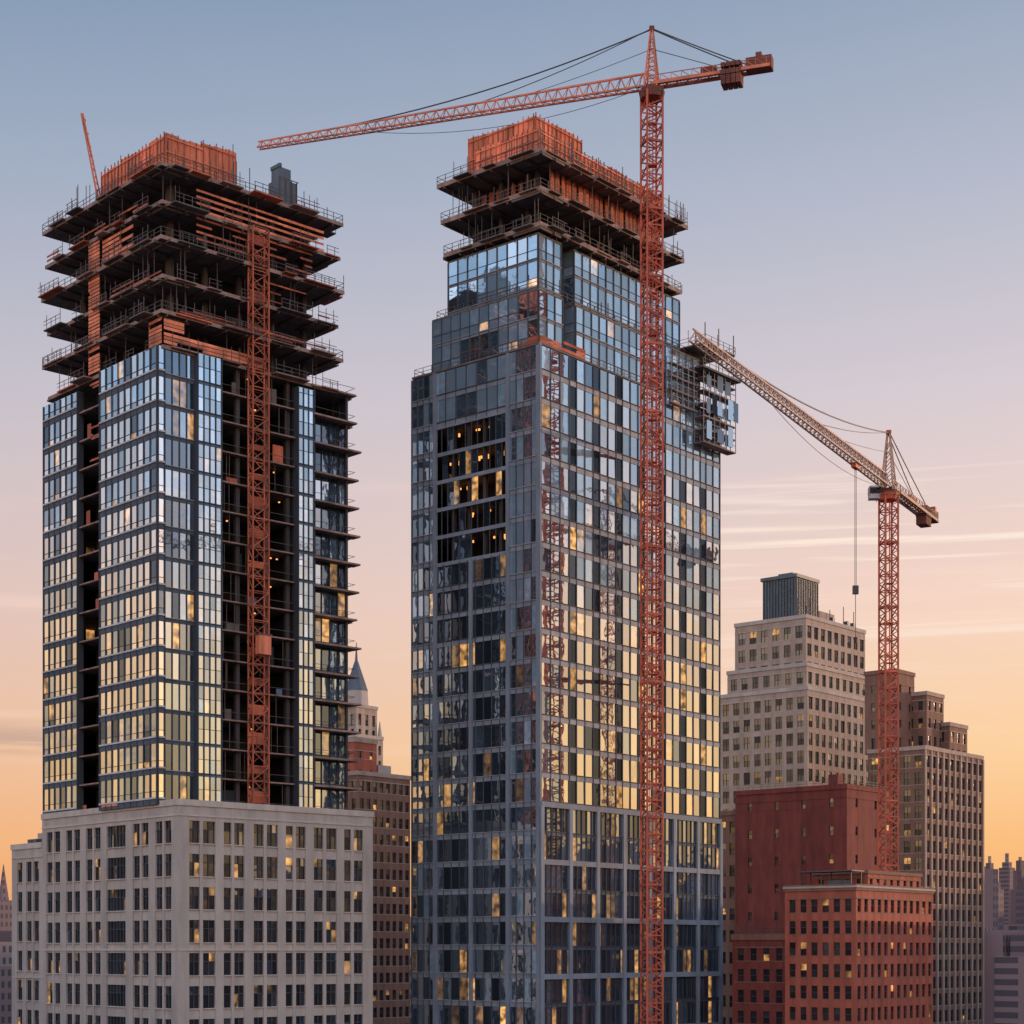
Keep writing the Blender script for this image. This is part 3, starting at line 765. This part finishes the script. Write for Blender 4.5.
# ================================================================== background buildings
C1 = Asm('beige_stone_tower', (68.6, 420.0, 0), 50)
masonry(C1, 0, 28, 0, 19.6, 120, 137.5, 4.2, 3.1, 1.9, 2.9, 'beige_stone', 'limestone', top=1.6)
masonry(C1, -0.9, 29, -0.9, 23.4, 0, 120.6, 4.2, 3.1, 1.8, 2.9, 'beige_stone', 'limestone', top=1.5)
masonry(C1, -0.4, 28.4, -0.4, 21.5, 120.6, 126.2, 4.2, 3.1, 1.7, 2.8, 'beige_stone', 'limestone', top=1.2)
C1.box('plant_room', 'tank_metal', 1.6, 11.4, 3.6, 12.8, 137.5, 147.8)
for i in range(13):
    t = 1.6+i*0.8
    C1.box('plant_louvres', 'tank_metal', t, t+0.25, 3.35, 3.6, 138.3, 147.6)
    if t < 11: C1.box('plant_louvres', 'tank_metal', 1.35, 1.6, 2+t, 2.25+t, 138.3, 147.6)
C1.box('plant_cap', 'tank_metal', 1.2, 11.8, 3.2, 13.2, 147.8, 148.6)
C1.box('plant_cap', 'tank_metal', 4, 8, 6, 10, 148.6, 149.6)
C1.box('bulkhead', 'beige_stone', 13, 20, 4, 12, 137.5, 141.5)
for x in (15, 22, 25): C1.box('roof_vents', 'tank_metal', x, x+1, 1.5, 2.5, 137.5, 140)
for x in (5, 9, 14.5, 21, 26): C1.box('antennas', 'rail', x, x+0.15, 2, 2.15, 137.5, 137.5+R.uniform(4, 6))
C1.done()

C3 = Asm('dark_red_brick_block', (61.4, 330.0, 0), 50)
masonry(C3, 0, 14.4, 0, 24.2, 0, 89.6, 5.2, 6.2, 0.9, 1.6, 'dark_red_brick', faces='uvUV', top=1.6)
masonry(C3, 1.0, 13.0, 24.2, 29.0, 0, 86, 4.2, 2.4, 1.2, 2.2, 'brown_brick', faces='uvUV', top=1.2)
C3.box('chimney', 'dark_red_brick', 2, 4, 3, 5, 89.6, 92.6)
rails(C3, 0.5, 14, 0.5, 23.8, 90.5, 1.0)
C3.done()

C4 = Asm('red_brick_apartment_building', (49.3, 258.0, 0), 50)
masonry(C4, 0, 23.8, 0, 11.8, 0, 68.6, 3.15, 2.0, 1.05, 1.9, 'red_brick', 'brown_brick', top=1.2)
masonry(C4, 6.0, 22.6, 1.4, 10.6, 68.6, 71.2, 2.2, 2.2, 0.9, 1.2, 'red_brick', 'brown_brick', top=0.7, parapet=0.5)
masonry(C4, 0.8, 18, 11.8, 21.5, 0, 61.5, 3.15, 2.4, 1.1, 1.9, 'dark_red_brick', 'brown_brick', top=1.2)
C4.box('cornice', 'limestone', -0.3, 24.1, -0.3, 0.0, 69.0, 69.25); C4.box('cornice', 'limestone', -0.3, -0.2, 0.0, 12.0, 69.0, 69.25)
for (x, y) in ((1.5,1.6),(4.4,1.6),(1.5,6.5),(4.4,6.5),(4.4,10),(1.5,10)):
    C4.box('pergola', 'rail', x, x+0.14, y, y+0.14, 68.6, 71.4)
C4.box('pergola', 'rail', 1.2, 4.8, 1.3, 10.4, 71.4, 71.6)
C4.box('roof_units', 'tank_metal', 2.2, 3.8, 3, 6, 68.6, 70.2)
rails(C4, 1.0, 17.8, 12, 21.3, 62.4, 1.0)
C4.done()

C2 = Asm('stepped_brown_tower', (91.8, 400.0, 0), 50)
masonry(C2, 0, 29, 0, 14.2, 0, 104.6, 3.8, 2.9, 1.7, 2.7, 'brown_brick', 'beige_stone', top=1.2)
masonry(C2, 1, 10, 7.8, 15.6, 104.6, 122.6, 4, 3.6, 0.9, 1.8, 'brown_brick', top=2.5)
masonry(C2, 8.6, 17, 4, 12, 104.61, 118, 4, 2.8, 1.2, 2.2, 'brown_brick', 'beige_stone', top=1.2)
masonry(C2, 16, 25, 2, 9.5, 104.62, 111.5, 4, 2.8, 1.3, 2.4, 'brown_brick', 'beige_stone', top=1.2)
for i in range(11):
    t = i*2.9
    C2.box('stone_pilasters', 'beige_stone', t-0.3+0.05, t+0.3, -0.25, -0.01, 0, 104.5)
C2.box('roof_tank', 'tank_metal', 26, 28, 4, 6, 105, 109)
C2.done()

D1 = Asm('brown_brick_tower', (-32.4, 380.0, 0), 50)
masonry(D1, 0, 15.9, 0, 16, 0, 97.0, 3.7, 2.1, 1.15, 2.2, 'brown_brick', 'beige_stone', top=1.2)
masonry(D1, 0.8, 7.5, 2, 12, 97.0, 104.2, 4, 3.4, 0.9, 1.6, 'red_brick', 'beige_stone', top=1.8)
masonry(D1, -5, 0, -2, 8, 0, 80, 3.7, 2.1, 1.0, 2.0, 'red_brick', 'beige_stone', top=1.2)
D1.box('roof_units', 'limestone', 9, 13, 3, 7, 97, 100)
D1.done()

S1 = Asm('stone_spire_tower', (-41.5, 480.0, 0), 50)
masonry(S1, -5, 5, -5, 5, 0, 116, 4, 2.5, 1.0, 2.6, 'beige_stone', 'limestone', top=1.6)
masonry(S1, -3.9, 3.9, -3.9, 3.9, 116, 124, 4, 2.6, 1.1, 3.0, 'beige_stone', 'limestone', top=1.6)
S1.prism('belfry', 'limestone', 0, 0, 124, 129, 3.6, 3.2, 8, math.pi/8)
S1.prism('spire', 'tank_metal', 0, 0, 129, 137, 3.3, 0.5, 8, math.pi/8)
S1.prism('spire', 'tank_metal', 0, 0, 137, 142, 0.4, 0.08, 8)
for x in (-4.4, 4.4):
    for y in (-4.4, 4.4):
        S1.prism('pinnacles', 'limestone', x, y, 116, 121, 0.8, 0.1, 6)
S1.done()

# ---- far skyline, one object
def city_mat(name, cols, wcol):
    m, nt, out = newmat(name)
    N = nt.nodes.new; L = nt.links.new
    p = N('ShaderNodeBsdfPrincipled'); p.inputs['Roughness'].default_value = 0.8
    tc = N('ShaderNodeTexCoord'); sx = N('ShaderNodeSeparateXYZ'); L(tc.outputs['Object'], sx.inputs[0])
    def M(op, a, b=None):
        n = N('ShaderNodeMath'); n.operation = op
        for i, v in enumerate((a, b)):
            if v is None: continue
            if isinstance(v, (int, float)): n.inputs[i].default_value = v
            else: L(v, n.inputs[i])
        return n.outputs[0]
    hx = M('ADD', M('MULTIPLY', sx.outputs[0], 0.33), M('MULTIPLY', sx.outputs[1], 0.31))
    win = M('MULTIPLY', M('LESS_THAN', M('FRACT', hx), 0.5), M('LESS_THAN', M('FRACT', M('MULTIPLY', sx.outputs[2], 0.27)), 0.55))
    g = N('ShaderNodeNewGeometry')
    cr = N('ShaderNodeValToRGB'); L(g.outputs['Random Per Island'], cr.inputs[0])
    cr.color_ramp.elements[0].color = (*cols[0], 1); cr.color_ramp.elements[1].color = (*cols[2], 1)
    e = cr.color_ramp.elements.new(0.5); e.color = (*cols[1], 1)
    mx = N('ShaderNodeMix'); mx.data_type = 'RGBA'; L(win, mx.inputs[0]); L(cr.outputs[0], mx.inputs[6]); mx.inputs[7].default_value = (*wcol, 1)
    L(mx.outputs[2], p.inputs['Base Color']); L(p.outputs[0], out.inputs[0])
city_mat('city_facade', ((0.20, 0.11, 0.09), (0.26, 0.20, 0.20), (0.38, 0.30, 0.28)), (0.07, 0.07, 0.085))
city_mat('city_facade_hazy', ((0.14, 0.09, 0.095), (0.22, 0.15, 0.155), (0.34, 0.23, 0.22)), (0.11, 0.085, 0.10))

City = Asm('distant_city_buildings', (0, 0, 0), 0)
keep = [(-55, 258, 48), (0, 275, 48), (68, 430, 42), (55, 340, 34), (52, 272, 34), (98, 415, 38), (-38, 390, 30), (-41, 480, 14), (19.8, 255, 8)]
def cb(x, y, w, d, h, spire=False):
    a = R.uniform(-0.05, 0.05)+math.radians(R.choice([46, 46, 50]))
    c, s = math.cos(a), math.sin(a)
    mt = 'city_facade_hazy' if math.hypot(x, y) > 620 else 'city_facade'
    def bx(w, d, z0, z1, k=1.0):
        V, F = City._g('buildings', mt); i = len(V)
        for z, q in ((z0, 1.0), (z1, k)):
            for px, py in ((-w,-d),(w,-d),(w,d),(-w,d)):
                V.append((x+c*px*q-s*py*q, y+s*px*q+c*py*q, z))
        F += [(i,i+3,i+2,i+1),(i+4,i+5,i+6,i+7),(i,i+1,i+5,i+4),(i+1,i+2,i+6,i+5),(i+2,i+3,i+7,i+6),(i+3,i,i+4,i+7)]
    bx(w/2, d/2, 0, h)
    if R.random() < 0.6: bx(w*0.3, d*0.3, h-0.01, h+R.uniform(2, 8))
    if R.random() < 0.3: bx(w*0.12, d*0.12, h+0.01, h+R.uniform(8, 13))
    if spire: bx(w*0.25, d*0.25, h+0.02, h+16, 0.05)
for _ in range(4200):
    r = 70+2700*R.random()**1.3; an = R.uniform(0, 2*math.pi)
    x = r*math.sin(an); y = r*math.cos(an)
    w = R.uniform(16, 38)*(1+r/2500); d = R.uniform(16, 38)*(1+r/2500)
    if any(math.hypot(x-k[0], y-k[1]) < k[2]+max(w, d)*0.7 for k in keep): continue
    wedge = y > 0 and abs(x)/y < 0.36
    if wedge:
        if y < 560: h = R.uniform(15, 38)
        else:
            h = 60+y*R.uniform(-0.06, 0.012); w *= 0.5; d *= 0.5
    elif r < 260: h = R.uniform(15, 48)
    else: h = 60+r*R.uniform(-0.06, 0.06)
    h = max(12, min(h, 230))
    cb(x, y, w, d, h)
# slim taller blocks of the eastern and western skylines
for i in range(70):
    y = R.uniform(680, 1900); q = y*R.uniform(0.258, 0.335)
    s_ = y/1000
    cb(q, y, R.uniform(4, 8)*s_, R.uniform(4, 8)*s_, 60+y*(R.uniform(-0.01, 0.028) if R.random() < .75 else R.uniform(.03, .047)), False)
for i in range(24):
    y = R.uniform(700, 1500); q = -y*R.uniform(0.27, 0.34); s_ = y/1000
    cb(q, y, R.uniform(5, 10)*s_, R.uniform(5, 10)*s_, 60+y*R.uniform(-0.01, 0.034), False)
cb(-226, 800, 7, 7, 82, True)
City.done()

# ground
m, nt, out = newmat('asphalt_ground')
N = nt.nodes.new; L = nt.links.new
p = N('ShaderNodeBsdfPrincipled'); p.inputs['Roughness'].default_value = 0.9
tc = N('ShaderNodeTexCoord'); n1 = N('ShaderNodeTexNoise'); n1.inputs['Scale'].default_value = 0.05; n1.inputs['Detail'].default_value = 8
L(tc.outputs['Object'], n1.inputs['Vector'])
cr = N('ShaderNodeValToRGB'); L(n1.outputs['Fac'], cr.inputs[0])
cr.color_ramp.elements[0].color = (0.035, 0.035, 0.037, 1); cr.color_ramp.elements[1].color = (0.08, 0.078, 0.075, 1)
L(cr.outputs[0], p.inputs['Base Color']); L(p.outputs[0], out.inputs[0])
me = bpy.data.meshes.new('ground'); S = 9000
me.from_pydata([(-S,-S,0),(S,-S,0),(S,S,0),(-S,S,0)], [], [(0,1,2,3)]); me.materials.append(m)
scene.collection.objects.link(bpy.data.objects.new('ground', me))

# ================================================================== sky / sun
SUN_AZ, SUN_EL = 62.0, 6.0     # azimuth clockwise from +Y
w = bpy.data.worlds.new('World'); scene.world = w; w.use_nodes = True
nt = w.node_tree; nt.nodes.clear(); N = nt.nodes.new; L = nt.links.new
out = N('ShaderNodeOutputWorld')
sky = N('ShaderNodeTexSky'); sky.sky_type = 'NISHITA'; sky.sun_disc = False
sky.sun_elevation = math.radians(SUN_EL); sky.sun_rotation = math.radians(SUN_AZ)
bg1 = N('ShaderNodeBackground'); bg1.inputs[1].default_value = 0.08; L(sky.outputs[0], bg1.inputs[0])
tc = N('ShaderNodeTexCoord'); sp = N('ShaderNodeSeparateXYZ'); L(tc.outputs['Generated'], sp.inputs[0])
def ramp(stops):
    r = N('ShaderNodeValToRGB'); cr = r.color_ramp
    while len(cr.elements) > 1: cr.elements.remove(cr.elements[0])
    cr.elements[0].position = stops[0][0]; cr.elements[0].color = srgb(*stops[0][1])
    for pos, c in stops[1:]:
        e = cr.elements.new(pos); e.color = srgb(*c)
    L(sp.outputs[2], r.inputs[0]); return r
def mixc(fac, a, b):
    mx = N('ShaderNodeMix'); mx.data_type = 'RGBA'; L(fac, mx.inputs[0]); L(a, mx.inputs[6])
    if isinstance(b, tuple): mx.inputs[7].default_value = b
    else: L(b, mx.inputs[7])
    return mx.outputs[2]
def rng(src, a, b, c=0.0, d=1.0, smooth=False):
    n = N('ShaderNodeMapRange')
    if smooth: n.interpolation_type = 'SMOOTHSTEP'
    for i, v in enumerate((a, b, c, d)): n.inputs[i+1].default_value = v
    L(src, n.inputs[0]); return n.outputs[0]
def mul(a, b):
    n = N('ShaderNodeMath'); n.operation = 'MULTIPLY'; L(a, n.inputs[0]); L(b, n.inputs[1]); return n.outputs[0]
rR = ramp([(0, (238,162,104)), (.055, (250,188,122)), (.11, (254,210,158)), (.19, (248,214,196)), (.292, (218,205,211)), (.385, (184,188,204)), (.467, (154,168,190)), (1, (150,168,200))])  # zenith stops of these ramps raised above the frame as added ambient fill
rL = ramp([(0, (230,154,100)), (.055, (242,178,126)), (.11, (236,190,160)), (.19, (222,195,188)), (.292, (196,191,202)), (.385, (160,173,194)), (.467, (128,151,180)), (1, (140,160,196))])
rS = ramp([(0, (240,160,96)), (.05, (252,184,112)), (.10, (255,206,140)), (.17, (255,210,166)), (.23, (224,210,210)), (.30, (184,202,222)), (.45, (150,178,212)), (1, (140,160,196))])
base = mixc(rng(sp.outputs[0], -0.35, 0.35), rL.outputs[0], rR.outputs[0])
ab = N('ShaderNodeMath'); ab.operation = 'ABSOLUTE'; L(sp.outputs[0], ab.inputs[0])
base = mixc(rng(ab.outputs[0], 0.4, 0.8, smooth=True), base, rS.outputs[0])
# cirrus: broad veil + fine streaks low in the east + a grey bar low in the west
def cloud(scale, tilt, ns, detail, dist, seed=0):
    mp = N('ShaderNodeMapping'); mp.inputs['Scale'].default_value = scale; mp.inputs['Rotation'].default_value = (0, math.radians(tilt), 0)
    mp.inputs['Location'].default_value = (seed, seed*0.7, 0)
    L(tc.outputs['Generated'], mp.inputs['Vector'])
    nz = N('ShaderNodeTexNoise'); nz.inputs['Scale'].default_value = ns; nz.inputs['Detail'].default_value = detail
    nz.inputs['Roughness'].default_value = 0.55; nz.inputs['Distortion'].default_value = dist
    L(mp.outputs[0], nz.inputs['Vector']); return nz.outputs['Fac']
z = sp.outputs[2]; xx = sp.outputs[0]
base = mixc(mul(rng(cloud((1.6, 1.6, 36), -8, 1.7, 6, 0.35), 0.54, 0.74, 0, 0.4), rng(z, 0.30, 0.18)), base, srgb(255, 224, 205))
st = mul(rng(cloud((2.6, 2.6, 95), -6, 1.5, 7, 0.5, 3.1), 0.52, 0.66, 0, 0.85, True), mul(rng(z, 0.14, 0.19), rng(z, 0.27, 0.22)))
base = mixc(mul(st, rng(xx, 0.02, 0.14)), base, srgb(255, 234, 218))
gb = mul(rng(cloud((3, 3, 70), 0, 1.3, 5, 0.2, 1.3), 0.42, 0.55, 0, 0.55, True), mul(rng(z, 0.102, 0.110), rng(z, 0.124, 0.114)))
base = mixc(mul(gb, rng(xx, -0.18, -0.24)), base, srgb(176, 148, 142))
# unseen sky behind the viewer is boosted as added fill for the facades
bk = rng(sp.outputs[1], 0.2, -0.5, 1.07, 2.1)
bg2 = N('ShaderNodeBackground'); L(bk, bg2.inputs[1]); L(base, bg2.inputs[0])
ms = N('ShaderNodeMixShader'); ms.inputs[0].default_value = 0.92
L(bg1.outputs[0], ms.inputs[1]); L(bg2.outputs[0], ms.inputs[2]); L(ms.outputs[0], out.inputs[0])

sd = bpy.data.lights.new('sun', 'SUN'); sd.energy = 2.2; sd.angle = math.radians(0.6); sd.color = (1.0, 0.60, 0.36)
so = bpy.data.objects.new('sun', sd); scene.collection.objects.link(so)
az = math.radians(SUN_AZ); el = math.radians(SUN_EL)
d = Vector((math.sin(az)*math.cos(el), math.cos(az)*math.cos(el), math.sin(el)))
so.rotation_euler = d.to_track_quat('Z', 'Y').to_euler()

cd = bpy.data.cameras.new('camera'); co = bpy.data.objects.new('camera', cd); scene.collection.objects.link(co)
co.location = (0, 0, 60); co.rotation_euler = (math.radians(90), 0, 0)
cd.lens = 36*1800/1024; cd.sensor_width = 36; cd.shift_y = 438/1024; cd.clip_end = 20000
scene.camera = co
scene.view_settings.view_transform = 'Standard'; scene.view_settings.look = 'None'; scene.view_settings.exposure = 0
